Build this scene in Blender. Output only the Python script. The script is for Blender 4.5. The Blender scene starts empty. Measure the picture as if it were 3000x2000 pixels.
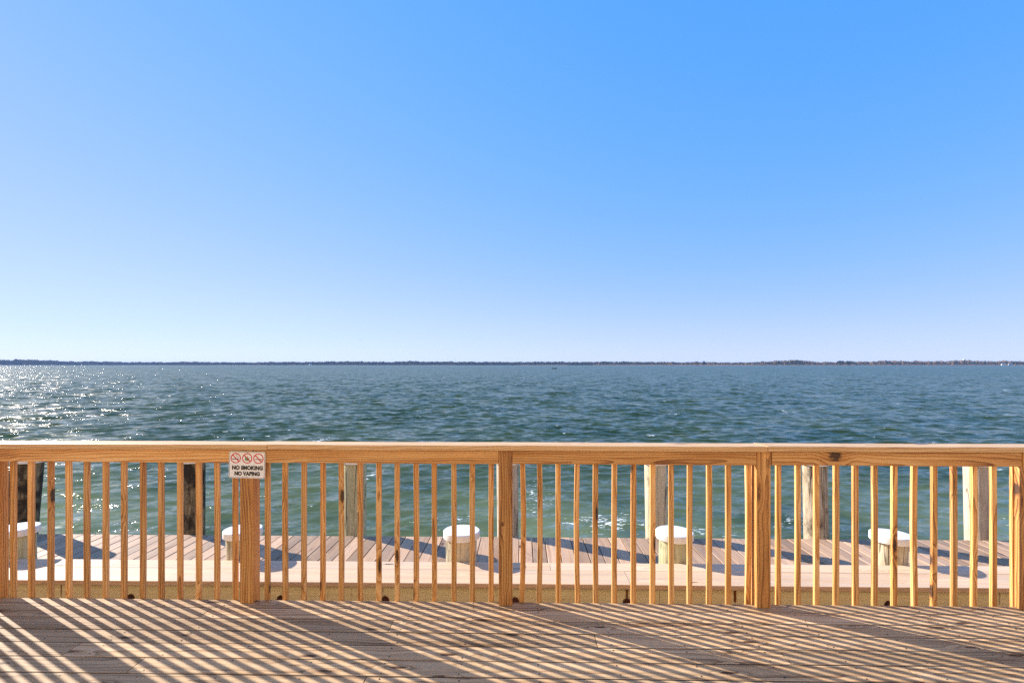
import bpy, bmesh, math, random
import numpy as np
from mathutils import Vector, Matrix
R = math.radians
rng = np.random.default_rng(7)
random.seed(11)
sc = bpy.context.scene
C = sc.collection

# ------------------------------------------------------------------ camera
F, CX, HY, EYE = 1480.0, 1500.0, 1068.0, 1.568       # focal length and horizon in photo pixels, eye height over the deck
YAW = math.asin(0.0195)
cs, sn = math.cos(YAW), math.sin(YAW)
cam = bpy.data.objects.new("camera", bpy.data.cameras.new("camera")); C.objects.link(cam)
cam.location = (0, 0, EYE); cam.rotation_euler = (math.pi/2, 0, YAW)
cam.data.sensor_width = 36; cam.data.lens = F/3000*36
cam.data.shift_y = (HY-1000)/3000
cam.data.clip_start = .05; cam.data.clip_end = 20000
sc.camera = cam

def wx(px, Y):
    """world x of the point at depth Y (railing frame) that the photo shows in column px"""
    u = (px-CX)/F
    d = (cs*u-sn, sn*u+cs)
    return d[0]*Y/d[1]
def depth(x, y): return -sn*x+cs*y
def far(px, dist):
    u = (px-CX)/F
    return Vector((cs*u-sn, sn*u+cs, 0))*dist

# ------------------------------------------------------------------ light
SUN_AZ, SUN_EL = R(-60.9), R(25.6)                    # azimuth from +Y, negative = to the left
sun_dir = Vector((math.sin(SUN_AZ)*math.cos(SUN_EL), math.cos(SUN_AZ)*math.cos(SUN_EL), math.sin(SUN_EL)))
ld = bpy.data.lights.new("sun", 'SUN'); ld.energy = 4.6; ld.angle = R(.53); ld.color = (1, .925, .83)
lo = bpy.data.objects.new("sun", ld); C.objects.link(lo)
lo.rotation_euler = (-sun_dir).to_track_quat('-Z', 'Y').to_euler(); lo.location = (0, 0, 30)
w = bpy.data.worlds.new("World"); sc.world = w; w.use_nodes = True
nt = w.node_tree; bg = nt.nodes['Background']
sky = nt.nodes.new('ShaderNodeTexSky'); sky.sky_type = 'NISHITA'; sky.sun_disc = False
sky.sun_elevation = SUN_EL; sky.sun_rotation = SUN_AZ
sky.air_density = .8; sky.dust_density = .06; sky.ozone_density = 3; sky.altitude = 1000
EXPO = 1.22; SKY = .14
# the clear sky's response: each channel is compressed so that the glow round the sun keeps its blue
sp = nt.nodes.new('ShaderNodeSeparateColor'); cb = nt.nodes.new('ShaderNodeCombineColor')
nt.links.new(sky.outputs[0], sp.inputs[0])
def wm(op, x, y=None):
    n_ = nt.nodes.new('ShaderNodeMath'); n_.operation = op
    for i_, v_ in ((0, x), (1, y)):
        if isinstance(v_, bpy.types.NodeSocket): nt.links.new(v_, n_.inputs[i_])
        elif v_ is not None: n_.inputs[i_].default_value = v_
    return n_.outputs[0]
sr, sg, sb = sp.outputs[0], sp.outputs[1], sp.outputs[2]
g_ = wm('MULTIPLY', wm('POWER', sg, .39), .378)
r_ = wm('SUBTRACT', 1., wm('POWER', 2.71828, wm('MULTIPLY', wm('POWER', wm('DIVIDE', sr, 1.9), 1.4), -1.)))
r_ = wm('MINIMUM', wm('ADD', wm('MULTIPLY', r_, .44), wm('MULTIPLY', sr, .043)), wm('MULTIPLY', g_, .97))
b_ = wm('MULTIPLY', wm('POWER', sb, .06), .96)
for i, v_ in enumerate((r_, g_, b_)): nt.links.new(wm('DIVIDE', v_, SKY*2**EXPO), cb.inputs[i])
nt.links.new(cb.outputs[0], bg.inputs[0])
bg.inputs[1].default_value = SKY
vs = sc.view_settings
sc.display_settings.display_device = 'sRGB'
vs.view_transform = 'Standard'; vs.look = 'None'; vs.gamma = 1; vs.exposure = EXPO; vs.use_curve_mapping = False

# ------------------------------------------------------------------ node helpers
class T:
    def __init__(s, name):
        s.m = bpy.data.materials.new(name); s.m.use_nodes = True
        s.t = s.m.node_tree; s.b = s.t.nodes['Principled BSDF']
    def n(s, typ, ins=None, **kw):
        nd = s.t.nodes.new('ShaderNode'+typ)
        for k, v in kw.items(): setattr(nd, k, v)
        for k, v in (ins or {}).items():
            if v is None: continue
            s.put(nd.inputs[k], v)
        return nd
    def put(s, sock, v):
        if isinstance(v, bpy.types.NodeSocket): s.t.links.new(v, sock)
        else: sock.default_value = v
    def m_(s, op, a, b=None, c=None, clamp=False):
        nd = s.n('Math', {0: a, 1: b, 2: c}, operation=op); nd.use_clamp = clamp
        return nd.outputs[0]
    def v_(s, op, a, b=None):
        nd = s.n('VectorMath', {0: a}, operation=op)
        if b is not None:
            if op == 'SCALE': s.put(nd.inputs['Scale'], b)
            else: s.put(nd.inputs[1], b)
        return nd.outputs['Value'] if op in ('LENGTH', 'DOT_PRODUCT') else nd.outputs[0]
    def attr(s, name): return s.n('Attribute', attribute_name=name)
    def sep(s, v):
        nd = s.n('SeparateXYZ', {0: v}); return nd.outputs[0], nd.outputs[1], nd.outputs[2]
    def comb(s, x, y, z): return s.n('CombineXYZ', {0: x, 1: y, 2: z}).outputs[0]
    def noise(s, v, scale=1, detail=2, rough=.5, dist=0):
        return s.n('TexNoise', {'Vector': v, 'Scale': scale, 'Detail': detail, 'Roughness': rough, 'Distortion': dist})
    def step(s, x, a, b):
        nd = s.n('MapRange', {0: x, 1: a, 2: b, 3: 0., 4: 1.}, interpolation_type='SMOOTHSTEP'); return nd.outputs[0]
    def mix(s, f, a, b, mode='MIX'):
        nd = s.n('Mix', data_type='RGBA', blend_type=mode)
        s.put(nd.inputs[0], f); s.put(nd.inputs[6], rgba(a)); s.put(nd.inputs[7], rgba(b)); return nd.outputs[2]
    def ramp(s, x, stops):
        nd = s.n('ValToRGB', {0: x}); e = nd.color_ramp.elements
        e[0].position, e[0].color = stops[0][0], rgba(stops[0][1])
        e[1].position, e[1].color = stops[-1][0], rgba(stops[-1][1])
        for p, c in stops[1:-1]:
            q = e.new(p); q.color = rgba(c)
        return nd.outputs[0]
    def bump(s, h, strength, dist):
        return s.n('Bump', {'Height': h, 'Strength': strength, 'Distance': dist}).outputs[0]
def rgba(c):
    return c if isinstance(c, bpy.types.NodeSocket) or len(c) == 4 else (*c, 1)

def wood(name, light, mid, dark, knot=(.05, .02, .008), freq=95, knots=.45, rough=.62, var=.35, grey=None, grey_amt=0, contrast=1., bump=.35, spec=.3):
    t = T(name)
    L, A, B = t.sep(t.attr('bc').outputs['Vector'])
    bid = t.attr('bid').outputs['Fac']
    wn = t.n('TexWhiteNoise', {'W': bid}, noise_dimensions='1D')
    r1, r2, r3 = t.sep(wn.outputs['Color'])
    off = t.m_('MULTIPLY', bid, 7.31)
    Lo = t.m_('ADD', L, off)
    vk = t.n('TexVoronoi', {'Vector': t.comb(t.m_('MULTIPLY', Lo, 2.6), t.m_('ADD', t.m_('MULTIPLY', A, 11.), off), t.m_('MULTIPLY', B, 2.5)), 'Scale': 1.}, feature='F1')
    ksel = t.m_('GREATER_THAN', t.sep(vk.outputs['Color'])[0], 1-knots)
    kd = vk.outputs['Distance']
    kn = t.noise(t.comb(t.m_('MULTIPLY', Lo, 30.), t.m_('MULTIPLY', A, 60.), t.m_('MULTIPLY', B, 60.)), 1, 2)
    kd2 = t.m_('ADD', kd, t.m_('MULTIPLY', t.m_('SUBTRACT', kn.outputs['Fac'], .5), .10))
    kmask = t.m_('MULTIPLY', t.step(kd2, .15, .09), ksel)
    khalo = t.m_('MULTIPLY', t.step(kd2, .42, .08), ksel)
    dn = t.noise(t.comb(t.m_('MULTIPLY', Lo, 1.5), t.m_('MULTIPLY', A, 5.), t.m_('MULTIPLY', B, 5.)), 1, 3)
    d1, d2, d3 = t.sep(dn.outputs['Color'])
    def lin(x, a, k): return t.m_('MULTIPLY', t.m_('SUBTRACT', x, a), k)
    A2 = t.m_('ADD', t.m_('ADD', A, lin(r1, .5, .13)), t.m_('ADD', t.m_('MULTIPLY', L, lin(r2, .5, .05)), lin(d1, .5, .055)))
    B2 = t.m_('ADD', t.m_('ADD', B, t.m_('ADD', .02, t.m_('MULTIPLY', r3, .09))), lin(d2, .5, .05))
    rad = t.m_('SQRT', t.m_('ADD', t.m_('MULTIPLY', A2, A2), t.m_('MULTIPLY', B2, B2)))
    rad = t.m_('ADD', rad, t.m_('MULTIPLY', khalo, .022))
    saw = t.m_('FRACT', t.m_('MULTIPLY', rad, freq))
    ring = t.m_('MULTIPLY', t.m_('POWER', saw, 2.2), t.step(saw, 1., .93))
    fib = t.noise(t.comb(t.m_('MULTIPLY', Lo, 4.), t.m_('MULTIPLY', A, 190.), t.m_('MULTIPLY', B, 190.)), 1, 2).outputs['Fac']
    broad = t.noise(t.comb(t.m_('MULTIPLY', Lo, .9), t.m_('MULTIPLY', A, 14.), t.m_('MULTIPLY', B, 14.)), 1, 3).outputs['Fac']
    f = t.m_('ADD', t.m_('MULTIPLY', ring, .62*contrast), t.m_('ADD', lin(fib, .5, .55*contrast), lin(broad, .38, 1.0*contrast)))
    f = t.m_('ADD', f, t.m_('MULTIPLY', khalo, .22), clamp=True)
    col = t.ramp(f, [(0, light), (.42, mid), (1, dark)])
    if grey:
        g = t.noise(t.comb(t.m_('MULTIPLY', Lo, 1.2), t.m_('MULTIPLY', A, 22.), t.m_('MULTIPLY', B, 22.)), 1, 4).outputs['Fac']
        col = t.mix(t.m_('MULTIPLY', t.step(g, .35, .68), grey_amt), col, grey)
    col = t.mix(t.m_('MULTIPLY', kmask, .92), col, knot)
    tint = t.m_('ADD', 1-var*.5, t.m_('MULTIPLY', r3, var))
    col = t.v_('SCALE', col, tint)
    t.put(t.b.inputs['Base Color'], col)
    t.put(t.b.inputs['Roughness'], rough); t.b.inputs['Specular IOR Level'].default_value = spec
    t.put(t.b.inputs['Normal'], t.bump(t.m_('SUBTRACT', fib, t.m_('MULTIPLY', ring, .5)), bump, .0015))
    return t.m

def plain(name, col, rough=.5, metal=0, noise=None, scale=20, spec=.4):
    t = T(name); t.put(t.b.inputs['Roughness'], rough); t.b.inputs['Metallic'].default_value = metal
    t.b.inputs['Specular IOR Level'].default_value = spec
    if noise:
        nn = t.noise(t.n('TexCoord').outputs['Object'], scale, 4, .6)
        t.put(t.b.inputs['Base Color'], t.mix(t.step(nn.outputs['Fac'], .35, .7), col, noise))
    else: t.put(t.b.inputs['Base Color'], rgba(col))
    return t.m

M = {}
M['rail'] = wood('new_pine', (.77, .465, .195), (.60, .28, .072), (.20, .062, .014), knot=(.03, .010, .004), var=.45, contrast=1.3, freq=70, knots=.65, spec=.5, rough=.5)
M['post'] = wood('post_pine', (.66, .36, .12), (.48, .21, .05), (.14, .044, .010), knot=(.04, .013, .005), var=.25, contrast=1.45, freq=62, spec=.5, rough=.5, knots=.7)
M['cap'] = wood('cap_pine', (.74, .49, .25), (.56, .315, .12), (.31, .14, .045), var=.16, knots=.35, spec=.6, rough=.45)
M['deckw'] = wood('deck_pine', (.60, .415, .235), (.46, .29, .145), (.17, .088, .037), grey=(.43, .30, .17), grey_amt=.55, var=.4, rough=.6, knots=.7, spec=.15, contrast=1.5, freq=60, bump=.5)
M['bulk'] = wood('bulkhead_cap_pine', (.74, .53, .35), (.62, .42, .25), (.42, .25, .13), grey=(.50, .40, .31), grey_amt=.6, var=.18, rough=.6, knots=.35, spec=.4)
M['dockw'] = wood('dock_planks', (.52, .335, .205), (.41, .245, .14), (.24, .125, .065), grey=(.35, .255, .19), grey_amt=.6, var=.75, rough=.6, knots=.2, contrast=1.2, spec=.35)
M['white'] = plain('white_plastic', (.80, .79, .77), .35, noise=(.72, .71, .69), scale=9)

M['gap_shade'] = plain('gap_shade_strip', (.030, .022, .016), .95)
M['screw'] = plain('dark_screw', (.04, .03, .025), .5)
M['bolt'] = plain('rusty_bolt', (.10, .03, .012), .8, noise=(.04, .014, .008), scale=60)

# ------------------------------------------------------------------ mesh helpers
class MB:
    """collects boards and other pieces, then links them as one mesh object"""
    def __init__(s): s.v = []; s.f = []; s.bc = []; s.bid = []; s.mi = []; s.extra = {}
    def add(s, verts, faces, bc=None, bid=0., mi=0):
        o = len(s.v); s.v += [tuple(p) for p in verts]
        s.f += [tuple(i+o for i in f) for f in faces]; s.mi += [mi]*len(faces)
        s.bc += [tuple(p) for p in (bc if bc is not None else verts)]; s.bid += [bid]*len(verts)
        return s
    def board(s, lo, hi, axis, bid=None, n=1, warp=None, r=.003, skew=(0, 0), mi=0):
        """a sawn board with eased long edges; axis = its length; skew moves the cut at each end across its width"""
        bid = random.uniform(0, 50) if bid is None else bid
        lo, hi = Vector(lo), Vector(hi)
        ax = 'xyz'.index(axis); a, b = [(1, 2), (0, 2), (0, 1)][ax]
        ca, cb = (lo[a]+hi[a])/2, (lo[b]+hi[b])/2; ha, hb = (hi[a]-lo[a])/2, (hi[b]-lo[b])/2
        sec = []
        for sx, sy in ((1, 1), (-1, 1), (-1, -1), (1, -1)):
            pts = [(sx*ha, sy*(hb-r)), (sx*(ha-r*.3), sy*(hb-r*.3)), (sx*(ha-r), sy*hb)]
            sec += pts if sx*sy > 0 else pts[::-1]
        m = len(sec); verts = []; bc = []
        for i in range(n+1):
            t = i/n; l = lo[ax]+(hi[ax]-lo[ax])*t
            wa, wb = warp(t) if warp else (0, 0)
            for p, q in sec:
                co = [0, 0, 0]
                co[ax] = l + (skew[0]*(1-t)+skew[1]*t)*(p/ha)
                co[a] = ca+p+wa; co[b] = cb+q+wb
                verts.append(co); bc.append((l, p, q))
        faces = []
        for i in range(n):
            for j in range(m):
                k = (j+1) % m
                faces.append((i*m+j, i*m+k, (i+1)*m+k, (i+1)*m+j))
        faces.append(tuple(range(m))[::-1]); faces.append(tuple(n*m+j for j in range(m)))
        return s.add(verts, faces, bc, bid, mi)
    def lathe(s, prof, c=(0, 0, 0), seg=32, bid=None, mi=0, jit=None, lean=(0, 0)):
        """profile [(r, z)...] turned about z"""
        verts = []; n = len(prof)
        for i, (r, z) in enumerate(prof):
            for j in range(seg):
                a = 2*math.pi*j/seg; rr = r*(1+(jit(a, z) if jit else 0))
                verts.append((c[0]+math.cos(a)*rr+lean[0]*(z-prof[0][1]), c[1]+math.sin(a)*rr+lean[1]*(z-prof[0][1]), c[2]+z))
        faces = [(i*seg+j, i*seg+(j+1) % seg, (i+1)*seg+(j+1) % seg, (i+1)*seg+j) for i in range(n-1) for j in range(seg)]
        faces.append(tuple(range(seg))[::-1]); faces.append(tuple((n-1)*seg+j for j in range(seg)))
        return s.add(verts, faces, None, random.uniform(0, 50) if bid is None else bid, mi)
    def build(s, name, mats, parent=None, smooth=False, loc=(0, 0, 0)):
        me = bpy.data.meshes.new(name); me.from_pydata(s.v, [], s.f); me.update()
        bm = bmesh.new(); bm.from_mesh(me); bmesh.ops.recalc_face_normals(bm, faces=bm.faces); bm.to_mesh(me); bm.free()
        at = me.attributes.new('bc', 'FLOAT_VECTOR', 'POINT'); at.data.foreach_set('vector', np.array(s.bc, np.float32).ravel())
        at = me.attributes.new('bid', 'FLOAT', 'POINT'); at.data.foreach_set('value', np.array(s.bid, np.float32))
        for k, vv in s.extra.items():
            at = me.attributes.new(k, 'FLOAT', 'POINT'); at.data.foreach_set('value', np.array(vv, np.float32))
        for m in (mats if isinstance(mats, (list, tuple)) else [mats]): me.materials.append(m)
        if len(set(s.mi)) > 1: me.polygons.foreach_set('material_index', s.mi)
        if smooth: me.polygons.foreach_set('use_smooth', [True]*len(me.polygons))
        o = bpy.data.objects.new(name, me); C.objects.link(o); o.location = loc
        if parent: o.parent = parent
        return o
def tag(o, label=None, cat=None, group=None, kind=None):
    if label: o['label'] = label
    if cat: o['category'] = cat
    if group: o['group'] = group
    if kind: o['kind'] = kind
    return o
def thing(name, loc, label, cat, group=None):
    o = bpy.data.objects.new(name, None); C.objects.link(o); o.location = loc; o.empty_display_size = .1
    return tag(o, label, cat, group)

# ------------------------------------------------------------------ deck
Y_EDGE = 3.344; PITCH = .1395; XL, XR = -6.6, 6.6
deck = MB()
joints = {1: [602], 2: [1145], 3: [1746], 5: [398, 2680], 6: [1062], 4: [2300, 210], 7: [1500]}
y1 = Y_EDGE; row = 0
while y1 > -1.3:
    y0 = 3.230 if row == 0 else y1-PITCH
    cuts = [XL+.0]+sorted(wx(p, (y0+y1)/2) for p in joints.get(row, []))+[XR]
    if row > 7: cuts = [XL, random.uniform(-3, 3), XR]
    for a, b in zip(cuts[:-1], cuts[1:]):
        ph = random.uniform(0, 6)
        deck.board((a+.0022, y0+.003, -.038), (b-.0022, y1-.003, random.uniform(-.0003, .0003)), 'x', n=10, r=.0035,
                   warp=lambda t, ph=ph: (0, .0008*math.sin(ph+5*t)))
    x = XL+.2
    while x < XR:                                     # two screws per board at each joist
        for yy in (y0+.028, y1-.028):
            xx = x+random.uniform(-.012, .012)
            deck.lathe([(.0042, .0002), (.0042, .0016)], (xx, yy+random.uniform(-.006, .006), 0), 8, mi=1)
        x += .406
    deck.board((XL, y0-.0029, -.030), (XR, y0+.0029, -.0016), 'x', r=.0005, mi=2)      # added dark strip standing in for the shade in the gap
    y1 = y0; row += 1
deck.board((XL, Y_EDGE-.052, -.28), (XR, Y_EDGE-.010, -.040), 'x')
yy = 1.2
while yy > -1.3: deck.board((XL, yy-.02, -.24), (XR, yy+.02, -.042), 'x'); yy -= 1.2
tag(deck.build('deck', [M['deckw'], M['screw'], M['gap_shade']]), 'weathered brown plank deck striped by the shadows of the railing', 'deck', kind='structure')

# ------------------------------------------------------------------ railing
RY = 3.288                                            # front face of the posts
rail_thing = thing('railing', (0, RY, 0), 'long orange pine railing with square balusters along the deck edge', 'railing')
def local(mb, name, mat, label=None, smooth=False):
    o = mb.build(name, mat, rail_thing, smooth, (0, -RY, 0))
    if label: o['label'] = label
    return o
def sag(x): return -.0012*x                            # the rail drops a little towards the right
p2, p3, p4, p5 = (wx(p, RY) for p in (722, 1481, 2238, 3017))
p1 = wx(27, RY+.089)-.0445
posts = [p1-1.70, p1, p2, p3, p4, p5, p5+1.70]
for i, x in enumerate(posts):
    mb = MB(); tw = random.uniform(-.0015, .0015)
    mb.board((x-.0445, RY, .0015), (x+.0445, RY+.054, 1.009+sag(x)), 'z', n=4, r=.004)
    mb.add([], [])
    # the post is notched over the rim of the deck: its outer half runs on down past the boards
    mb2 = MB(); b = random.uniform(0, 50)
    mb2.board((x-.0445, RY, .0015), (x+.0445, RY+.089, 1.009+sag(x)), 'z', bid=b, n=6, r=.004)
    mb2.board((x-.0443, RY+.0575, -.28), (x+.0443, RY+.0888, .001), 'z', bid=b, r=.003)
    local(mb2, 'post', M['post'])
# 2x4 rails between the posts, set back a touch from the post faces
for a, b in zip(posts[:-1], posts[1:]):
    g0, g1 = .0445+random.uniform(.001, .003), .0445+random.uniform(.001, .003)
    if abs(a-p4) < 1e-6: g0 = .0445+.009
    if abs(b-p2) < 1e-6 or abs(b-p4) < 1e-6: g1 = .0452
    mb = MB(); za, zb = sag(a), sag(b)
    mb.board((a+g0, RY+.004, .9205), (b-g1, RY+.0415, 1.0092), 'x', n=8, r=.004,
             warp=lambda t, za=za, zb=zb: (0, za+(zb-za)*t+.001*math.sin(6*t)))
    local(mb, 'rail', M['rail'])
# flat cap in three lengths, scarfed over posts
j1, j2 = wx(783, RY), wx(2236, RY)
for a, b, s0, s1, dz in ((posts[0]-.3, j1, 0, -.012, 0), (j1+.003, j2, -.012, -.014, .0018), (j2+.003, posts[-1]+.3, -.014, 0, .0042)):
    mb = MB(); za, zb = sag(a), sag(b); ph = random.uniform(0, 6)
    mb.board((a, 3.258, 1.0102+dz), (b, 3.404, 1.0452+dz), 'x', n=24, r=.005, skew=(s0, s1),
             warp=lambda t, za=za, zb=zb, ph=ph: (.0025*math.sin(ph+4*t), za+(zb-za)*t+.0010*math.sin(ph+9*t)))
    local(mb, 'cap_board', M['cap'])
sec1 = [35, 88, 144, 197, 251, 306, 360, 415, 469, 525, 579, 633, 687]
sec2 = [781, 834, 889, 944, 998, 1054, 1109, 1163, 1218, 1272, 1329, 1384, 1439]
sec3 = [1529, 1580, 1636, 1693, 1746, 1801, 1857, 1913, 1968, 2022, 2079, 2135, 2192]
sec4 = [2282, 2339, 2394, 2452, 2509, 2565, 2623, 2683, 2739, 2798, 2856, 2914, 2975]
BY = RY+.0445                                          # balusters hang behind the rail and run past the deck edge
BY = max(BY, Y_EDGE+.002)
bx = [(wx(p, BY), p) for p in sec1+sec2+sec3+sec4]
for k in range(13):
    bx.append((posts[0]+.0445+.05+.1235*k, 0)); bx.append((posts[5]+.0445+.05+.1235*k, 0))
bends = {1529: (.011, .45), 1580: (.006, .6), 1693: (-.008, .4), 2683: (-.006, .5), 2856: (.005, .5), 2192: (.006, .5), 998: (.003, .5), 579: (.003, .5)}
for x, p in sorted(bx):
    amp, at = bends.get(p, (random.uniform(-.003, .003), .5))
    tilt = random.uniform(-.003, .003)
    mb = MB(); wd = random.uniform(.0160, .0172)
    mb.board((x-wd, BY, -.16), (x+wd, BY+.0245, 1.0088+sag(x)), 'z', n=12, r=.0035,
             warp=lambda t, amp=amp, at=at, tilt=tilt: (amp*math.sin(math.pi*min(1, max(0, (t-.14)/.86)))*(1 if t > 0 else 0)+tilt*(t-.5), 0))
    local(mb, 'baluster', M['rail'])

# ------------------------------------------------------------------ sign on the second post
def flat_poly(mb, pts, z0, z1, mi=0):
    n = len(pts)
    v = [(x, z0, y) for x, y in pts]+[(x, z1, y) for x, y in pts]
    mb.add(v, [tuple(range(n)), tuple(range(n, 2*n))[::-1]]+[(i, (i+1) % n, n+(i+1) % n, n+i) for i in range(n)], mi=mi)
def rrect(w_, h_, r, n=6):
    pts = []
    for cx_, cy_, a0 in ((w_/2-r, h_/2-r, 0), (-w_/2+r, h_/2-r, 90), (-w_/2+r, -h_/2+r, 180), (w_/2-r, -h_/2+r, 270)):
        pts += [(cx_+r*math.cos(R(a0+90*i/n)), cy_+r*math.sin(R(a0+90*i/n))) for i in range(n+1)]
    return pts
def ring(mb, outer, inner, y0, y1):
    n = len(outer); v = [(x, y0, z) for x, z in outer]+[(x, y0, z) for x, z in inner]+[(x, y1, z) for x, z in outer]+[(x, y1, z) for x, z in inner]
    f = []
    for i in range(n):
        k = (i+1) % n
        f += [(i, k, n+k, n+i), (2*n+i, 2*n+k, 3*n+k, 3*n+i), (i, k, 2*n+k, 2*n+i), (n+i, n+k, 3*n+k, 3*n+i)]
    mb.add(v, f)
SW, SH = .240, .176
sx, sz = wx(723.5, RY-.004), EYE-(1361-HY)/F*depth(wx(723.5, RY-.004), RY-.004)
sign = thing('no_smoking_sign', (sx, RY-.0035, sz), 'white no smoking no vaping sign with three red prohibition symbols on railing post', 'sign')
sign.rotation_euler = (0, R(1.3), 0)
M['signw'] = plain('sign_white', (.88, .87, .86), .35, noise=(.82, .81, .80), scale=14)
M['black'] = plain('sign_black', (.016, .012, .012), .45)
M['red'] = plain('sign_red', (.62, .012, .022), .4)
M['green'] = plain('sign_green', (.03, .26, .06), .45)
M['grey'] = plain('sign_grey', (.16, .15, .17), .45)
mb = MB(); flat_poly(mb, rrect(SW, SH, .012), 0, .0028); mb.build('plate', M['signw'], sign)
mb = MB(); ring(mb, rrect(SW-.008, SH-.008, .010), rrect(SW-.0116, SH-.0116, .0085), -.0006, .0004); mb.build('border', M['black'], sign)
for q in (-1, 1):
    mb = MB(); mb.lathe([(.0032, 0), (.003, .0012), (.001, .0018)], (0, 0, 0), 10)
    mb.v = [(x, -z-.0002, y+q*(SH/2-.0075)) for x, y, z in mb.v]; mb.build('mounting_screw', M['grey'], sign)
def text_mesh(name, body, size, xs, cx_, cz, off):
    cu = bpy.data.curves.new(name, 'FONT'); cu.body = body; cu.size = size; cu.align_x = 'CENTER'; cu.align_y = 'CENTER'
    cu.offset = off; cu.extrude = .0005; cu.space_character = 1.06
    o = bpy.data.objects.new(name, cu); C.objects.link(o)
    me = bpy.data.meshes.new_from_object(o.evaluated_get(bpy.context.evaluated_depsgraph_get()))
    bpy.data.objects.remove(o); me.name = name
    xsv = [v.co.x for v in me.vertices]; cxm = (min(xsv)+max(xsv))/2; ysv = [v.co.y for v in me.vertices]; cym = (min(ysv)+max(ysv))/2
    sc_x = xs/(max(xsv)-min(xsv)); sc_y = size/(max(ysv)-min(ysv))
    for v in me.vertices: v.co = Vector((cx_+(v.co.x-cxm)*sc_x, -.0005-v.co.z, cz+(v.co.y-cym)*sc_y))
    me.materials.clear(); me.materials.append(M['black'])
    ob = bpy.data.objects.new(name, me); C.objects.link(ob); ob.parent = sign
    return ob
text_mesh('lettering', 'NO SMOKING', .0285, .204, .0035, -.0195, .0017)
text_mesh('lettering', 'NO VAPING', .0285, .168, .0025, -.0575, .0017)
def circ(cx_, cz, r, n=40): return [(cx_+r*math.cos(2*math.pi*i/n), cz+r*math.sin(2*math.pi*i/n)) for i in range(n)]
for k, cx_ in enumerate((-.0755, .0005, .0745)):
    cz = .0425
    mb = MB(); ring(mb, circ(cx_, cz, .0335), circ(cx_, cz, .0280), -.0009, .0004)
    d = .0296*math.sqrt(.5); h = .0030*math.sqrt(.5)
    flat_poly(mb, [(cx_-d-h, cz+d-h), (cx_-d+h, cz+d+h), (cx_+d+h, cz-d+h), (cx_+d-h, cz-d-h)], -.0013, .0002)
    sy = mb.build('prohibition_symbol', M['red'], sign)
    mb = MB()
    if k == 0:
        flat_poly(mb, [(cx_-.0235, cz-.0085), (cx_+.014, cz-.0085), (cx_+.014, cz-.003), (cx_-.0235, cz-.003)], -.0007, .0002)
        mb.build('cigarette', M['black'], sy); mb = MB()
        flat_poly(mb, [(cx_+.0158, cz-.0085), (cx_+.0215, cz-.0085), (cx_+.0215, cz-.003), (cx_+.0158, cz-.003)], -.0007, .0002)
        for j in range(2):
            P = [(cx_+.0195-.006*j-.014*t+.003*math.sin(t*9), cz+.001+.0235*t) for t in [i/12 for i in range(13)]]
            for (x0, z0), (x1, z1) in zip(P[:-1], P[1:]):
                flat_poly(mb, [(x0-.0009, z0), (x0+.0009, z0), (x1+.0009, z1), (x1-.0009, z1)], -.0007, .0002)
        mb.build('smoke', M['grey'], sy)
    elif k == 1:
        for ang, ln in ((90-8, .026), (90+38, .024), (90-52, .024), (90+72, .020), (90-86, .018), (90+108, .013), (90-120, .013)):
            ca_, sa_ = math.cos(R(ang)), math.sin(R(ang)); o = (cx_-.001, cz-.009)
            flat_poly(mb, [o, (o[0]+.5*ln*ca_+.0033*sa_, o[1]+.5*ln*sa_-.0033*ca_), (o[0]+ln*ca_, o[1]+ln*sa_), (o[0]+.5*ln*ca_-.0033*sa_, o[1]+.5*ln*sa_+.0033*ca_)], -.0007, .0002)
        flat_poly(mb, [(cx_-.0018, cz-.019), (cx_-.0002, cz-.019), (cx_-.0002, cz-.009), (cx_-.0018, cz-.009)], -.00065, .0002)
        mb.build('leaf', M['green'], sy)
    else:
        flat_poly(mb, [(cx_-.001, cz-.0075), (cx_+.022, cz-.0075), (cx_+.022, cz-.0028), (cx_-.001, cz-.0028)], -.0007, .0002)
        mb.build('vaporizer', M['black'], sy); mb = MB()
        flat_poly(mb, [(cx_-.0255, cz-.0058), (cx_-.020, cz-.0072), (cx_-.0022, cz-.0072), (cx_-.0022, cz-.0031), (cx_-.020, cz-.0031)], -.0007, .0002)
        mb.build('mouthpiece', M['grey'], sy)

# ------------------------------------------------------------------ bulkhead beyond the deck
ZB = -.092; B0, B1, B2 = 3.827, 4.088, 4.250
bulk = thing('bulkhead', (0, B0, -2), 'timber bulkhead with two pale cap boards, between deck and dock', 'bulkhead')
def bl(mb, name, mat, **k): return mb.build(name, mat, bulk, k.get('smooth', False), (0, -B0, 2))
near = [XL-3, wx(505, 3.95), wx(1838, 3.95), XR+3]
farc = [XL-3, wx(340, 4.16), wx(1612, 4.16), XR+3]
for lst, ya, yb in ((near, B0, B1-.004), (farc, B1, B2)):
    for i, (a, b) in enumerate(zip(lst[:-1], lst[1:])):
        mb = MB(); dz = random.uniform(-.002, .002)
        mb.board((a+.0015, ya, ZB-.037+dz), (b-.0015, yb, ZB+dz), 'x', n=20, r=.005, skew=((0 if i == 0 else .001), .001))
        bl(mb, 'cap_plank', M['bulk'])
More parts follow.
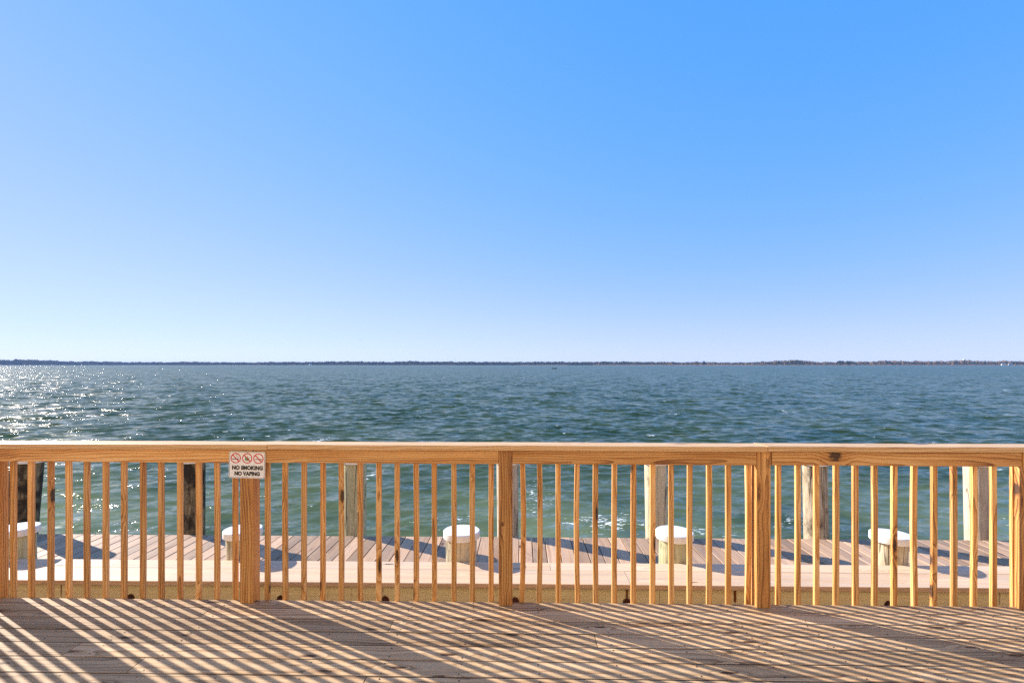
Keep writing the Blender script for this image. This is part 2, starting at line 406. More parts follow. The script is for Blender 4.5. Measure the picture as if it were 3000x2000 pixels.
# the waler below: one long timber face carrying rust from the bolts and nails
t = T('treated_waler')
L, A, Bz = t.sep(t.attr('bc').outputs['Vector']); ru = t.attr('rust').outputs['Fac']
gn = t.noise(t.comb(t.m_('MULTIPLY', L, 2.), t.m_('MULTIPLY', A, 60.), t.m_('MULTIPLY', Bz, 60.)), 1, 4).outputs['Fac']
col = t.mix(t.step(gn, .3, .7), (.86, .78, .50), (.76, .67, .40))
n2 = t.noise(t.comb(t.m_('MULTIPLY', L, 60.), A, t.m_('MULTIPLY', Bz, 14.)), 1, 3).outputs['Fac']
rr = t.step(t.m_('ADD', ru, t.m_('MULTIPLY', t.m_('SUBTRACT', n2, .5), .5)), .25, .8)
col = t.mix(rr, col, (.16, .045, .008))
t.put(t.b.inputs['Base Color'], col); t.b.inputs['Roughness'].default_value = .8; t.b.inputs['Specular IOR Level'].default_value = .2
M['waler'] = t.m
bolts = [(382, .8), (822, .8), (1128, 1.), (1509, 1.), (1837, 1.), (2205, 1.), (2604, .8), (-260, .8), (3250, .8)]
drips = [(2154, .05, 1.0), (1837, .05, .9), (2205, .06, .9), (1120, .04, .6), (2930, .05, .6), (178, .03, .8), (960, .03, .5), (1450, .02, .5)]
wal = [XL-3, wx(1030, B0+.03), wx(1933, B0+.03), XR+3]
for a, b in zip(wal[:-1], wal[1:]):
    nx, nz = max(4, int((b-a)/.008)), 30
    zt, zb = ZB-.0395, ZB-.30
    mb = MB(); V = []; ru_ = []
    for k in range(nz+1):
        for i in range(nx+1):
            x = a+.0015+(b-a-.003)*i/nx; z = zb+(zt-zb)*k/nz; V.append((x, B0+.035, z))
            r_ = 0
            for p, s_ in bolts:
                q = wx(p, B0+.03); d_ = math.hypot(x-q, (z-(-.235))*.8); r_ = max(r_, s_*max(0, 1-d_/.05))
                if z < -.225 and abs(x-q) < .02: r_ = max(r_, .7)
            for p, wd, s_ in drips:
                q = wx(p, B0+.03); r_ = max(r_, s_*max(0, 1-abs(x-q)/(wd*.35+.10*wd*max(0, (z-zb)/.2)))*(1 if z > -.23 else .5))
                r_ = max(r_, s_*.8*max(0, 1-abs(x-q)/(wd*1.6))*max(0, 1-(zt-z)/.022))
            ru_.append(r_)
    Fc = [(k*(nx+1)+i, k*(nx+1)+i+1, (k+1)*(nx+1)+i+1, (k+1)*(nx+1)+i) for k in range(nz) for i in range(nx)]
    mb.add(V, Fc, [(x, 0, z) for x, y, z in V], 1.)
    n0 = len(V); bk = [(a+.0015, B0+.115, zb), (b-.0015, B0+.115, zb), (b-.0015, B0+.115, zt), (a+.0015, B0+.115, zt)]
    mb.add(bk, [(0, 1, 2, 3)], bk, 1.)
    c0, c1, c2, c3 = 0, nx, nz*(nx+1)+nx, nz*(nx+1)
    mb.f += [(c0, c1, n0+1, n0), (c1, c2, n0+2, n0+1), (c2, c3, n0+3, n0+2), (c3, c0, n0, n0+3)]; mb.mi += [0]*4
    mb.extra['rust'] = ru_+[0]*4
    bl(mb, 'waler', M['waler'])
for p, s_ in bolts:
    q = wx(p, B0+.03); mb = MB()
    mb.lathe([(.030, 0), (.030, .004), (.028, .006), (.019, .006), (.019, .018), (.012, .021)], seg=20)
    mb.v = [(q+x, B0+.0345-z, -.238+y) for x, y, z in mb.v]
    bl(mb, 'bolt', M['bolt'])
mb = MB(); x = XL-3
while x < XR+3:
    mb.board((x, B0+.118, -2.4), (x+.232, B0+.18, ZB-.0395), 'z'); x += .235
bl(mb, 'sheeting', M['bulk'])

# ------------------------------------------------------------------ dock with pinkish planks, a step lower
ZD = -.410; D0, D1 = 4.545, 5.800
dock = MB(); x = wx(1558, D1)-.145*60+.0
M['dock'] = M['dockw']
while x < 9.5:
    sw = .0015*random.uniform(-1, 1)
    dock.board((x+.004+sw, D0+random.uniform(0, .01), ZD-.037), (x+.141+sw, D1+random.uniform(-.006, .006), ZD+random.uniform(-.0015, .0015)), 'y', n=4, r=.004)
    for yy in (D1-.06, D0+.5):
        for s_ in (.03, .115): dock.lathe([(.004, .0002), (.004, .0022)], (x+s_, yy+random.uniform(-.01, .01), ZD), 8, mi=1)
    x += .145
for yy in (D0+.1, (D0+D1)/2, D1-.07): dock.board((-8.6, yy-.03, ZD-.28), (9.6, yy+.03, ZD-.040), 'x')
tag(dock.build('dock', [M['dock'], M['screw']]), 'pinkish plank dock beyond the bulkhead, a step below the deck', 'dock', kind='structure')

# ------------------------------------------------------------------ pilings and bollards
def pile_mat(name, light, mid, dark, amt):
    t = T(name)
    x, y, z = t.sep(t.n('TexCoord').outputs['Object'])
    rnd = t.m_('MULTIPLY', t.n('ObjectInfo').outputs['Random'], 40.)
    v = t.comb(t.m_('ADD', t.m_('MULTIPLY', x, 1.), rnd), y, t.m_('MULTIPLY', z, .16))
    a = t.noise(v, 34, 5, .6).outputs['Fac']
    b = t.noise(t.comb(t.m_('ADD', x, rnd), y, t.m_('MULTIPLY', z, .55)), 7, 4, .6).outputs['Fac']
    fine = t.noise(v, 120, 3, .6).outputs['Fac']
    c = t.mix(t.step(a, .34, .64), light, mid)
    c = t.mix(t.m_('MULTIPLY', t.step(b, .62-.25*amt, .78-.2*amt), .55+.4*amt), c, dark)
    ck = t.step(t.m_('ABSOLUTE', t.m_('SUBTRACT', t.noise(t.comb(t.m_('ADD', x, rnd), y, t.m_('MULTIPLY', z, .05)), 9, 2).outputs['Fac'], .5)), .012, .003)
    c = t.mix(t.m_('MULTIPLY', ck, .7), c, (.05, .035, .02))
    c = t.v_('SCALE', c, t.m_('ADD', .7, t.m_('MULTIPLY', fine, .6)))
    t.put(t.b.inputs['Base Color'], c); t.b.inputs['Roughness'].default_value = .85; t.b.inputs['Specular IOR Level'].default_value = .15
    t.put(t.b.inputs['Normal'], t.bump(t.m_('SUBTRACT', a, ck), .7, .008))
    return t.m
PM = {'pale': pile_mat('pale_piling', (.58, .50, .36), (.46, .41, .28), (.22, .19, .12), .25),
      'bleached': pile_mat('bleached_piling', (.50, .42, .32), (.40, .32, .24), (.22, .16, .11), .2),
      'dark': pile_mat('dark_piling', (.30, .24, .14), (.20, .15, .085), (.025, .02, .016), 1.),
      'mixed': pile_mat('stained_piling', (.48, .41, .31), (.34, .26, .17), (.06, .04, .028), .55),
      'green': pile_mat('greenish_piling', (.50, .47, .30), (.40, .38, .22), (.10, .11, .05), .35)}
def pole(name, x, y, ztop, rad, lean, mat, captop, cap_r, cap_h, label, cat, group, taper=.0):
    z0 = -3.2
    th = thing(name, (x, y, z0), label, cat, group)
    ph = [random.uniform(0, 6) for _ in range(4)]
    def jit(a, z): return .018*math.sin(2*a+ph[0])+.010*math.sin(3*a+ph[1]+z*.8)+.006*math.sin(7*a+ph[2])+.004*math.sin(13*a+ph[3]+2*z)
    H = ztop-z0; prof = [(rad*(1+taper*(i/40-.9)), H*i/40) for i in range(41)]
    lx = lean[0]; base = ZD-z0
    mb = MB(); mb.lathe(prof, (-lx*base, -lean[1]*base, 0), 40, jit=jit, lean=lean)
    mb.build('shaft', PM[mat], th, True)
    ox, oy = lx*(H-base), lean[1]*(H-base)
    mb = MB(); r = cap_r
    mb.lathe([(r*.99, 0), (r, .003), (r, cap_h-.005), (r-.005, cap_h), (r*.5, cap_h+.002), (.004, cap_h+.003)], (0, 0, 0), 48)
    o = mb.build('cap', M['white'], th, True, (ox, oy, H-cap_h+.004))
    mod = o.modifiers.new('edge', 'EDGE_SPLIT'); mod.split_angle = R(30)
    o.rotation_euler = (lean[1], lean[0], 0)
    return th
PY = D1+.16
piles = [(64, 82, .150, 'dark', 'dark streaked piling leaning outward at the far left of the dock'),
         (568, 568, .120, 'dark', 'dark blotched piling straight up left of the sign post'),
         (1041, 1041, .130, 'green', 'pale grey green piling between the sign post and the middle railing post'),
         (1488, 1487, .130, 'bleached', 'bleached pinkish piling half hidden behind the middle railing post'),
         (1923, 1920, .124, 'pale', 'pale piling rising behind the fourth white capped bollard'),
         (2391, 2386, .127, 'mixed', 'piling pale on one side and dark brown on the other'),
         (2864, 2860, .120, 'bleached', 'pale piling with brown grain at the far right of the dock')]
for bpx, tpx, rad, mat, lab in piles:
    xb, xt = wx(bpx, PY), wx(tpx, PY)
    pole('piling', xb, PY, .462, rad, ((xt-xb)/.87, 0), mat, True, rad+.022, .056, lab, 'piling', 'tall pilings at the outer edge of the dock', taper=.06)
bollards = [(53, 'green', 'short cracked bollard with white cap, in front of leftmost piling'),
            (716, 'pale', 'short bollard with white cap, behind the sign post'),
            (1351, 'pale', 'short bollard with white cap, left of the middle railing post'),
            (1973, 'green', 'short green stained bollard with white cap, in front of a pale piling'),
            (2604, 'pale', 'short pale bollard with white cap, nearest the right edge of the picture')]
for px, mat, lab in bollards:
    y = B2+.137
    pole('bollard', wx(px, y), y, random.uniform(.122, .131), .129+random.uniform(-.008, .008), (random.uniform(-.02, .02), random.uniform(-.02, .02)), mat, True, .158, .058, lab, 'bollard', 'short white capped bollards behind the bulkhead')

# ------------------------------------------------------------------ ground under the deck
mb = MB(); mb.board((-40, -40, -1.4), (40, B0+.110, -.62), 'x', r=.05)
tag(mb.build('ground', plain('sandy_soil', (.20, .15, .10), .95, noise=(.12, .09, .06), scale=3)), kind='structure')

# ------------------------------------------------------------------ added unseen house front behind the viewer, bounces warm sunlight forward
t = T('bounce_siding'); t.put(t.b.inputs['Base Color'], (.64, .50, .34, 1)); t.b.inputs['Roughness'].default_value = .7
bd = thing('bounce_wall', (0, -1.5, -.6), 'unseen cream clapboard wall added behind the viewer to bounce sunlight', 'bounce_wall')
mb = MB(); z = 0.
while z < 7.: mb.board((-9, -.12+random.uniform(-.002, .002), z), (9, 0, z+.146), 'x', r=.01); z += .15
mb.build('wall', t.m, bd)
mb = MB(); mb.board((-9.5, -.4, 7.07), (9.5, .45, 7.25), 'x', r=.02); mb.build('added_eave', M['white'], bd)

# ------------------------------------------------------------------ water
ZW = -1.28
na, r0, r1 = 1000, 3.9, 2900.
ang = np.linspace(R(-68), R(68), na)
k = .0031; nr = int(math.log(r1/r0)/k)
rad = r0*np.exp(k*np.arange(nr+1))
rad = np.append(rad, [4000., 9000.]); nr += 2
RR, AA = np.meshgrid(rad, ang, indexing='ij')
X0, Y0 = (RR*np.sin(AA)), (RR*np.cos(AA))
Xd, Yd, Zd = X0.copy(), Y0.copy(), np.zeros_like(X0)
step = np.maximum(RR*k, RR*(ang[1]-ang[0]))
lost = np.zeros_like(X0); J = np.zeros_like(X0); GS = np.zeros_like(X0); hx, hy = math.sin(SUN_AZ), math.cos(SUN_AZ)
# the sea runs in gusts and sets: a slow field scales the wave height
def field(x, y, s, n, seed):
    g = np.random.default_rng(seed); o = np.zeros_like(x)
    for _ in range(n):
        th = g.uniform(0, 6.28); kk = 2*math.pi/(s*g.uniform(.6, 1.7)); o += np.sin(kk*(x*math.cos(th)*.8+y*math.sin(th))+g.uniform(0, 6.28))
    return o/math.sqrt(n/2)
env = np.clip(1+.2*field(X0, Y0, 9, 7, 3), .35, 1.8)*np.clip(.58+.42*(RR-8)/13, .58, 1)
nw = 110
for i in range(nw):
    lam = 3.0*(.15/3.0)**(i/(nw-1))*rng.uniform(.93, 1.07)
    kk = 2*math.pi/lam
    spread = .35+.45*(i/nw)
    th = math.atan2(-1., .38)+rng.normal(0, spread)
    slope = .029*(.5 if lam > 2. else .75 if lam > 1.2 else 1.0)
    a = slope/kk
    wgt = np.clip((lam/step-2.2)/2.5, 0, 1)
    ph = kk*(X0*math.cos(th)+Y0*math.sin(th))+rng.uniform(0, 6.28)
    e = a*wgt*env
    Zd += e*np.cos(ph); q = .8
    Xd -= q*e*math.cos(th)*np.sin(ph); Yd -= q*e*math.sin(th)*np.sin(ph)
    J += q*slope*wgt*env*np.cos(ph)
    GS += -e*kk*(math.cos(th)*hx+math.sin(th)*hy)*np.sin(ph)
    lost += (slope*env)**2*.5*(1-wgt**2)
lost = np.sqrt(lost)
# the steepest crests have already broken: ease them down
ease = 1/(1+3*np.maximum(J-.28, 0)+4*np.maximum(GS-.22, 0))
Zd *= ease; Xd = X0+(Xd-X0)*ease; Yd = Y0+(Yd-Y0)*ease
Zd *= np.clip((RR-3.5)/3, .3, 1)
foam = np.clip((J-.30)/.20, 0, 1)
# churned patches where waves rebound off the dock
for px, py_, rx, ry, s_ in ((1555, 1455, 90, 75, .6), (1780, 1530, 170, 40, .76), (1330, 1520, 120, 40, .5), (1190, 1545, 60, 30, .45), (940, 1290, 30, 14, .8),
                            (2310, 1530, 120, 40, .55), (2880, 1520, 140, 60, .4), (700, 1560, 160, 20, .35), (2050, 1555, 160, 22, .6)):
    dz = (EYE-ZW); dd = dz*F/(py_-HY); cxw, cyw = far(px, dd)[:2]
    sxw = rx/F*dd; syw = abs(dz*F/(py_-ry-HY)-dz*F/(py_+ry-HY))/2
    g_ = np.exp(-((X0-cxw)/sxw)**2-((Y0-cyw)/syw)**2)
    foam = np.maximum(foam, .80*s_*g_)
V = np.stack([Xd, Yd, ZW+Zd], -1).reshape(-1, 3).astype(np.float32)
idx = np.arange((nr+1)*na).reshape(nr+1, na)
quads = np.stack([idx[:-1, :-1], idx[:-1, 1:], idx[1:, 1:], idx[1:, :-1]], -1).reshape(-1, 4)[:, ::-1]
me = bpy.data.meshes.new('water')
me.vertices.add(len(V)); me.vertices.foreach_set('co', V.ravel())
me.loops.add(quads.size); me.loops.foreach_set('vertex_index', quads.ravel().astype(np.int32))
me.polygons.add(len(quads)); me.polygons.foreach_set('loop_start', np.arange(0, quads.size, 4, dtype=np.int32))
me.update(calc_edges=True); me.polygons.foreach_set('use_smooth', np.ones(len(quads), bool))
for nm, arr in (('foam', foam), ('lost', lost)):
    at = me.attributes.new(nm, 'FLOAT', 'POINT'); at.data.foreach_set('value', arr.ravel().astype(np.float32))
water = bpy.data.objects.new('water', me); C.objects.link(water); tag(water, kind='structure')
t = T('bay_water')
pos = t.n('TexCoord').outputs['Object']; px_, py_, pz_ = t.sep(pos)
lo_ = t.attr('lost').outputs['Fac']; fo_ = t.attr('foam').outputs['Fac']
def vnoise(sx, sy, sc_, det, seed, rough=.55):
    v = t.comb(t.m_('ADD', t.m_('MULTIPLY', px_, sx), seed), t.m_('MULTIPLY', py_, sy), t.m_('MULTIPLY', pz_, .6))
    return t.noise(v, sc_, det, rough)
c1 = t.v_('SUBTRACT', vnoise(1., 1.5, 5.5, 3, 3.1).outputs['Color'], (.5, .5, .5))
c2 = t.v_('SUBTRACT', vnoise(.8, 1.3, .55, 4, 9.7, .62).outputs['Color'], (.5, .5, .5))
gust = t.noise(t.comb(t.m_('MULTIPLY', px_, .35), py_, 0.), .06, 3, .6).outputs['Fac']
gm = t.m_('ADD', .55, t.m_('MULTIPLY', gust, .9))
c3 = t.v_('SUBTRACT', vnoise(1., 1.4, 17., 2, 71.).outputs['Color'], (.5, .5, .5))
steep = t.step(vnoise(.7, 1.3, 1.5, 3, 43.).outputs['Fac'], .50, .72)      # patches of steep capillary ripples near the crests
off = t.v_('ADD', t.v_('SCALE', c1, t.m_('MULTIPLY', gm, .85)), t.v_('SCALE', c2, t.m_('MULTIPLY', t.m_('MULTIPLY', lo_, 12.), gm)))
off = t.v_('ADD', off, t.v_('SCALE', c3, t.m_('ADD', .4, t.m_('MULTIPLY', steep, 3.2))))
c4 = t.v_('SUBTRACT', vnoise(.8, 1.5, 1.7, 4, 91., .6).outputs['Color'], (.5, .5, .5))
off = t.v_('ADD', off, t.v_('SCALE', c4, .8))
off = t.v_('MULTIPLY', off, (.9, 1., 0.))
offF = t.v_('MULTIPLY', t.v_('ADD', t.v_('SCALE', c4, 1.35), t.v_('ADD', t.v_('SCALE', c1, .25), t.v_('SCALE', c2, t.m_('MULTIPLY', lo_, 9.)))), (.9, 1., 0.))
nrm = t.v_('NORMALIZE', t.v_('ADD', t.n('NewGeometry').outputs['Normal'], off))
inc = t.n('NewGeometry').outputs['Incoming']              # a facet turned wholly away cannot be seen: bring it back to grazing
nrm = t.v_('NORMALIZE', t.v_('ADD', nrm, t.v_('SCALE', inc, t.m_('MAXIMUM', t.m_('SUBTRACT', .07, t.v_('DOT_PRODUCT', nrm, inc)), 0.))))
turb = t.noise(t.comb(px_, t.m_('MULTIPLY', py_, .8), 0.), .22, 4, .6).outputs['Fac']
body = t.mix(t.step(turb, .3, .7), (.018, .038, .019), (.036, .054, .013))
silt = t.m_('MULTIPLY', t.step(py_, 17., 7.), t.step(turb, .25, .65))       # milky water stirred up along the dock
body = t.mix(silt, body, (.135, .170, .085))
# light scattered back from below the surface hardly depends on the facet it leaves by
t.put(t.b.inputs['Normal'], t.v_('NORMALIZE', t.v_('ADD', t.v_('SCALE', t.n('NewGeometry').outputs['Normal'], .3), (0., 0., 1.))))
# foam: churned patches and crests broken up by lacy noise, and scattered small whitecaps
lace = vnoise(1., 1.6, 7., 5, 17., .68).outputs['Fac']
fm = t.step(t.m_('ADD', fo_, t.m_('MULTIPLY', t.m_('SUBTRACT', lace, .5), 2.6)), .60, .86)
fm = t.m_('MULTIPLY', fm, t.step(fo_, .02, .2))
wc = vnoise(.55, .30, .50, 4, 31., .62).outputs['Fac']
wc2 = vnoise(.8, 1.2, 3.2, 3, 57., .6).outputs['Fac']
caps = t.m_('MULTIPLY', t.step(wc, .685, .72), t.step(wc2, .48, .60))
fm = t.m_('MAXIMUM', fm, caps)
t.put(t.b.inputs['Base Color'], t.mix(fm, body, (.74, .76, .74)))
t.b.inputs['Roughness'].default_value = .8; t.b.inputs['Specular IOR Level'].default_value = 0
gl = t.n('BsdfGlossy', {'Color': (.86, .81, .73, 1), 'Roughness': .18, 'Normal': nrm})
# mean Fresnel reflectance of a wind-roughened sea (its steepest facets hide one another at grazing angles)
nr2 = t.v_('NORMALIZE', t.v_('ADD', t.n('NewGeometry').outputs['Normal'], offF))
ca = t.m_('ABSOLUTE', t.v_('DOT_PRODUCT', nr2, t.n('NewGeometry').outputs['Incoming']))
fr = t.m_('ADD', .02, t.m_('MULTIPLY', t.m_('POWER', t.m_('SUBTRACT', 1., ca, clamp=True), 5.), .76))
mx = t.n('MixShader', {0: t.m_('MULTIPLY', fr, t.m_('SUBTRACT', 1., fm)), 1: t.b.outputs[0], 2: gl.outputs[0]})
t.t.links.new(mx.outputs[0], t.t.nodes['Material Output'].inputs['Surface'])
me.materials.append(t.m)

# ------------------------------------------------------------------ far shore
prof_px = [(-700, 12), (-300, 13), (0, 14.5), (60, 15), (110, 15), (160, 12.5), (200, 10), (260, 10.5), (330, 9.5), (400, 8.3), (500, 8.3), (540, 9.5), (640, 8.4), (720, 7.2), (800, 9),
           (900, 8.7), (960, 9.5), (1010, 11.2), (1060, 9.8), (1150, 9), (1200, 11), (1300, 9.8), (1400, 9.2), (1500, 9), (1620, 9.6), (1700, 8.6), (1760, 10.5), (1850, 9.5), (1950, 8.8), (2020, 8.4),
           (2170, 7.6), (2220, 9), (2270, 12), (2330, 13.5), (2370, 12), (2390, 9.5), (2440, 8.6), (2500, 11), (2550, 9.8), (2610, 13), (2660, 11.5), (2740, 11), (2830, 13.5), (2900, 11.5), (2980, 11.5), (3300, 11), (3700, 12)]
PPX = np.array([p for p, h in prof_px], float); PH = np.array([h for p, h in prof_px], float)
def shore_d(px): return np.interp(px, [-700, 0, 400, 1500, 2200, 3000, 3700], [2250, 2350, 2550, 2300, 1800, 1650, 1600])
t = T('far_foliage')
fc = t.attr('tone').outputs['Fac']; rn = t.attr('bid').outputs['Fac']
ev = t.mix(t.m_('FRACT', t.m_('MULTIPLY', rn, 3.7)), (.014, .026, .018), (.032, .044, .022))
au = t.ramp(t.m_('FRACT', t.m_('MULTIPLY', rn, 9.1)), [(0, (.15, .095, .050)), (.4, (.19, .115, .055)), (.7, (.10, .10, .045)), (1, (.23, .11, .055))])
t.put(t.b.inputs['Base Color'], t.mix(fc, ev, au)); t.b.inputs['Roughness'].default_value = .9; t.b.inputs['Specular IOR Level'].default_value = .1
M['leaf'] = t.m
M['bark'] = plain('grey_bark', (.10, .075, .055), .9)
ico = bmesh.new(); bmesh.ops.create_icosphere(ico, subdivisions=1, radius=1); icov = [v.co.copy() for v in ico.verts]; icof = [[v.index for v in f.verts] for f in ico.faces]; ico.free()
def clump(mb, c, r, tone, bid, tones):
    vs_ = []
    for v in icov:
        q = random.uniform(.72, 1.25); vs_.append((c[0]+v.x*r[0]*q, c[1]+v.y*r[0]*q, c[2]+v.z*r[1]*q))
    mb.add(vs_, icof, None, bid); tones += [tone]*len(vs_)
wood_mb = MB(); tones = []
px = -690.
while px < 3690:
    d = float(shore_d(px)); h = float(np.interp(px, PPX, PH))*d/F*1.0
    right = min(1, max(0, (px-1650)/700))
    h *= 1+.10*math.sin(px*.11+2*math.sin(px*.023))*math.sin(px*.037)+.05*math.sin(px*.31)
    for rowi in range(4):
        dist = d+12+rowi*16+random.uniform(-6, 6); p = far(px+random.uniform(-3, 3), dist)
        hh = h*random.uniform(.96, 1.08)*(.82 if rowi == 0 else 1)*(dist/d)
        tone = 1. if random.random() < .18+.5*right else 0.
        b = random.uniform(0, 9); wr = random.uniform(2.6, 4.6)
        clump(wood_mb, (p.x, p.y, ZW+1+hh*.66), (wr, hh*.36), tone, b, tones)
        clump(wood_mb, (p.x+random.uniform(-2, 2), p.y-1, ZW+1+hh*.32), (wr*1.15, hh*.36), tone, b+.3, tones)
        if random.random() < .5: clump(wood_mb, (p.x+random.uniform(-3, 3), p.y+random.uniform(-2, 2), ZW+1+hh*random.uniform(.6, .86)), (wr*.55, hh*.16), tone, b+.6, tones)
    px += 2.0
wood_mb.extra['tone'] = tones
tag(wood_mb.build('far_woodland', M['leaf']), 'long low band of woodland on the far shore', 'woodland', kind='stuff')
# land and the reed fringe at its foot
land = MB(); marsh = MB()
pxs = list(range(-700, 3701, 20)); Vl = []; Vm = []
for p in pxs:
    d = float(shore_d(p))
    for q, z in ((-14, -.6), (-9, .35), (40, 1.0), (160, 1.6)):
        v = far(p, d+q); Vl.append((v.x, v.y, ZW+z))
n = len(pxs)
land.add(Vl, [(i*4+j, (i+1)*4+j, (i+1)*4+j+1, i*4+j+1) for i in range(n-1) for j in range(3)])
tag(land.build('far_shore', plain('shore_soil', (.17, .125, .075), .95, noise=(.11, .09, .05), scale=.05)), kind='structure')
px = -690.
while px < 3690:
    d = float(shore_d(px)); right = min(1, max(0, (px-1400)/500))
    amt = .35+.65*right
    if 1250 < px < 1350 or 2010 < px < 2020: amt = .8
    cover = math.sin(px*.021)+math.sin(px*.0063+2)
    if right < .9 and cover < .3-1.1*amt: px += 1.2; continue
    hh = random.uniform(1.5, 2.6)*(.6+.8*right); wd = random.uniform(1.1, 1.9)
    for q in (random.uniform(-9, -4), random.uniform(-6, 0), random.uniform(-3, 4)):
        v = far(px, d+q); z = ZW+.3; o = random.uniform(-.8, .8); dx = random.uniform(-.3, .3)
        marsh.add([(v.x-wd, v.y+o, z), (v.x+wd, v.y-o, z), (v.x+wd*.6+dx, v.y-o*.6, z+hh), (v.x+dx, v.y+.2, z+hh*1.25), (v.x-wd*.6+dx, v.y+o*.6, z+hh),
                   (v.x, v.y+wd, z), (v.x+dx, v.y+wd*.5, z+hh*.9)], [(0, 1, 2, 3, 4), (0, 5, 6, 4), (5, 1, 2, 6)], None, random.uniform(0, 9))
    px += 1.0
t = T('dry_reeds')
t.put(t.b.inputs['Base Color'], t.ramp(t.m_('FRACT', t.m_('MULTIPLY', t.attr('bid').outputs['Fac'], 5.3)), [(0, (.50, .29, .15)), (.5, (.62, .38, .20)), (1, (.66, .47, .30))]))
t.b.inputs['Roughness'].default_value = .9
tag(marsh.build('marsh_grass', t.m), 'dry tan reeds along the foot of the far shore', 'reeds', kind='stuff')
# single trees standing forward of the woods
def far_tree(px, dist, hpx, wpx, tone, label):
    p = far(px, dist); h = hpx*dist/F; wr = wpx*dist/F/2
    th = thing('tree', (p.x, p.y, ZW+.4), label, 'tree', 'trees standing out on the far shore')
    mb = MB(); mb.lathe([(h*.035, 0), (h*.025, h*.3), (h*.012, h*.6)], seg=8)
    for k_ in range(4):
        a = k_*1.6+random.random(); q = MB(); mb.lathe([(h*.010, h*.28), (h*.006, h*.5)], seg=5, lean=(.5*math.cos(a), .5*math.sin(a)))
    mb.build('trunk', M['bark'], th)
    mb = MB(); tn = []
    for k_ in range(46):
        a = random.uniform(0, 6.28); zz = random.uniform(.22, .95); sp = wr*math.sqrt(max(0, 1-((zz-.5)/.52)**2))*random.uniform(.2, .85)
        clump(mb, (math.cos(a)*sp, math.sin(a)*sp, zz*h), (wr*.24, h*.085), tone, random.uniform(0, 9), tn)
    mb.extra['tone'] = tn; mb.build('crown', M['leaf'], th)
far_tree(2041, 1690, 12, 20, 1., 'left one of a pair of round trees, alone on the far shore')
far_tree(2062, 1690, 12.5, 12, 0., 'slimmer right one of a pair of round trees on the far shore')
far_tree(2462, 1610, 14, 24, 0., 'broad dark tree before the right half of the far woods')
far_tree(2487, 1612, 13, 20, 0., 'dark rounded tree touching a broader one on the far shore')
far_tree(1912, 1900, 10, 8, 1., 'small dark tree on a reddish reed spit')
far_tree(1944, 1900, 9, 9, 1., 'small spreading tree at the end of a reed spit')
# houses, water tower
M['housew'] = plain('house_white', (.78, .77, .74), .6); M['roofg'] = plain('roof_grey', (.13, .13, .14), .7); M['glass'] = plain('dark_glass', (.03, .04, .05), .1)
def house(px, dist, wpx, label, mat):
    p = far(px, dist); W_ = wpx*dist/F; D_ = W_*.7; H_ = W_*.45
    th = thing('house', (p.x, p.y, ZW+1), label, 'house', 'houses on the far shore')
    th.rotation_euler = (0, 0, -math.atan2(p.x, p.y)+.3)
    mb = MB(); mb.board((-W_/2, -D_/2, 0), (W_/2, D_/2, H_), 'x', r=.02); mb.build('wall', mat, th)
    mb = MB(); o = .4; hr = W_*.26
    mb.add([(-W_/2-o, -D_/2-o, H_+.01), (W_/2+o, -D_/2-o, H_+.01), (W_/2+o, D_/2+o, H_+.01), (-W_/2-o, D_/2+o, H_+.01), (-W_/2-o, 0, H_+hr), (W_/2+o, 0, H_+hr)],
           [(0, 1, 5, 4), (2, 3, 4, 5), (0, 4, 3), (1, 2, 5), (0, 3, 2, 1)]); mb.build('roof', M['roofg'], th)
    for k_ in (-.3, 0, .3):
        mb = MB(); mb.board((k_*W_-.5, -D_/2-.05, H_*.35), (k_*W_+.5, -D_/2-.003, H_*.75), 'x', r=.01); mb.build('window', M['glass'], th)
house(2939, 1640, 8, 'white house with pale front among the far trees, right side', M['housew'])
house(2960, 1645, 9, 'blue grey house beside the white one among far trees', plain('house_blue', (.30, .34, .42), .6))
house(909, 2400, 6, 'tiny white house alone in the woods of the left shore', M['housew'])
p = far(2825, 2600); s_ = 2600/F
tw = thing('water_tower', (p.x, p.y, ZW+1), 'white bulb shaped water tower rising above the far woods', 'water tower')
mb = MB(); mb.lathe([(2.6, 0), (1.6, 3), (1.5, 22), (2.4, 25)], seg=20); mb.build('stem', M['housew'], tw, True)
mb = MB(); mb.lathe([(2.4, 25.02), (4.5, 26.2), (5.6, 28.2), (5.4, 30.2), (3.8, 31.8), (.6, 32.6)], seg=24); mb.build('tank', M['housew'], tw, True)
# skiff on the bay
p = far(1624, 345); bt = thing('boat', (p.x, p.y, ZW+.02), 'small dark boat with thin pole far out on the water', 'boat'); bt.rotation_euler = (0, 0, .1)
M['hull'] = plain('dark_hull', (.035, .032, .035), .4, noise=(.06, .05, .045), scale=3)
stn = [(-1.75, .62, .50, .05), (-1., .72, .48, 0), (0, .74, .50, -.02), (.9, .56, .58, 0), (1.5, .28, .68, .1), (1.8, .02, .78, .3)]
V = []; Fx = []
for x, b_, h_, kz in stn: V += [(x, -b_, h_), (x, -b_*.75, .12+kz), (x, 0, kz-.08), (x, b_*.75, .12+kz), (x, b_, h_), (x, b_*.82, h_-.02), (x, 0, .18+kz), (x, -b_*.82, h_-.02)]
for i in range(len(stn)-1):
    for j in range(8): Fx.append((i*8+j, i*8+(j+1) % 8, (i+1)*8+(j+1) % 8, (i+1)*8+j))
Fx += [tuple(range(8))[::-1], tuple(40+j for j in range(8))]
mb = MB(); mb.add(V, Fx); mb.build('hull', M['hull'], bt)
for bx_ in (-1.05, 0): mb = MB(); mb.board((bx_-.15, -.58, .34), (bx_+.15, .58, .38), 'y'); mb.build('bench', M['bark'], bt)
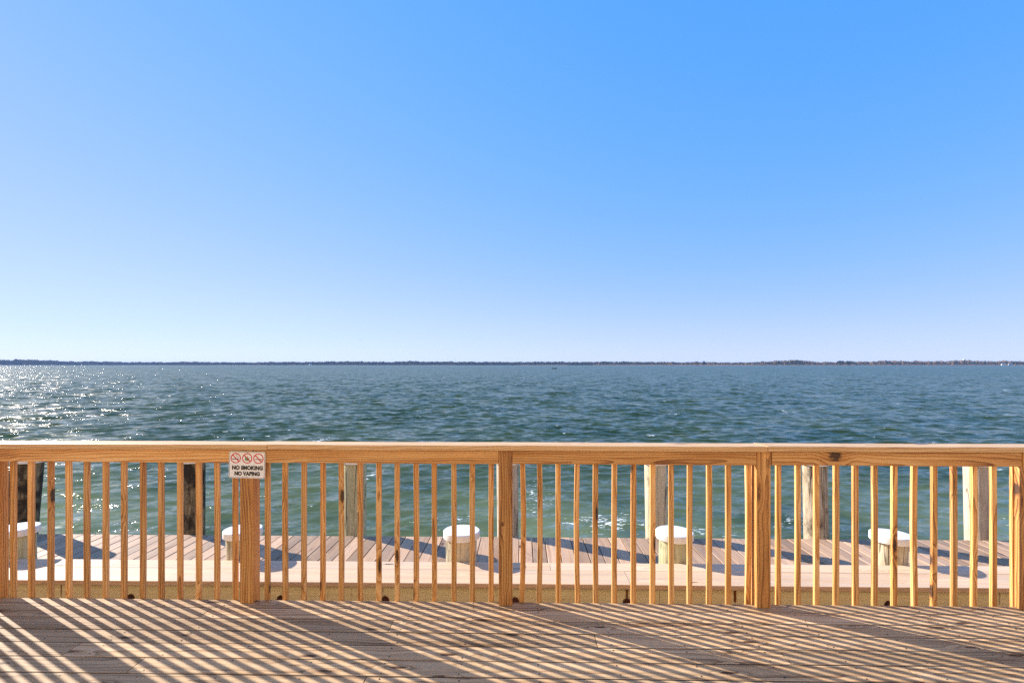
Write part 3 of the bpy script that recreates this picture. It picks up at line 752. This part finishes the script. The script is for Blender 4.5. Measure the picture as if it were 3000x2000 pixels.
mb = MB(); mb.lathe([(.05, .05), (.04, 2.0), (.03, 2.5)], (.2, 0, 0), 8); mb.build('pole', plain('pale_pole', (.45, .43, .40), .5), bt)
# gulls
def gull(px, py, dist, span, bank, label):
    p = far(px, dist); z = EYE-(py-HY)/F*dist
    mb = MB()
    mb.lathe([(.004, -.22), (.035, -.12), (.055, 0), (.045, .10), (.030, .15), (.004, .20)], seg=8)
    mb.v = [(x, z_, y) for x, y, z_ in mb.v]
    for s in (-1, 1):
        P = [(0.03, .07, .02), (.03, -.08, .02), (span*.25, .10, .14), (span*.25, -.05, .13), (span*.5, -.02, .08), (span*.48, -.10, .07)]
        P = [(s*x, y, z_) for x, y, z_ in P]; Q = [(x, y, z_-.012) for x, y, z_ in P]
        mb.add(P+Q, [(0, 1, 3, 2), (2, 3, 5, 4), (6, 8, 9, 7), (8, 10, 11, 9), (0, 2, 8, 6), (2, 4, 10, 8), (1, 7, 9, 3), (3, 9, 11, 5), (4, 5, 11, 10), (0, 6, 7, 1)])
    o = mb.build('gull', plain('gull_grey', (.16, .17, .19), .7), None, False, (p.x, p.y, z))
    o.rotation_euler = (0, bank, .4); tag(o, label, 'bird', 'gulls in the sky')
gull(1055, 996.5, 150, 1.1, R(55), 'lower and left of the two tiny gulls flying above the water')
gull(1167, 972, 170, 1.1, R(-50), 'higher and right of the two tiny gulls flying above the water')

# ------------------------------------------------------------------ air over the bay
hz = MB(); hz.board((-5200, -60, ZW-2.5), (5200, 9500, 33.5), 'x', r=.01)
h = hz.build('haze', bpy.data.materials.new('haze')); tag(h, kind='stuff')
mt = h.data.materials[0]; mt.use_nodes = True; mt.node_tree.nodes.clear()
ou = mt.node_tree.nodes.new('ShaderNodeOutputMaterial'); pv = mt.node_tree.nodes.new('ShaderNodeVolumePrincipled')
pv.inputs['Color'].default_value = (.42, .60, 1, 1); pv.inputs['Density'].default_value = .000068; pv.inputs['Anisotropy'].default_value = 0
mt.node_tree.links.new(pv.outputs[0], ou.inputs['Volume'])

sc.cycles.use_denoising = False
sc.cycles.max_bounces = 8; sc.cycles.diffuse_bounces = 4; sc.cycles.glossy_bounces = 3; sc.cycles.volume_bounces = 1
sc.cycles.sample_clamp_indirect = 6
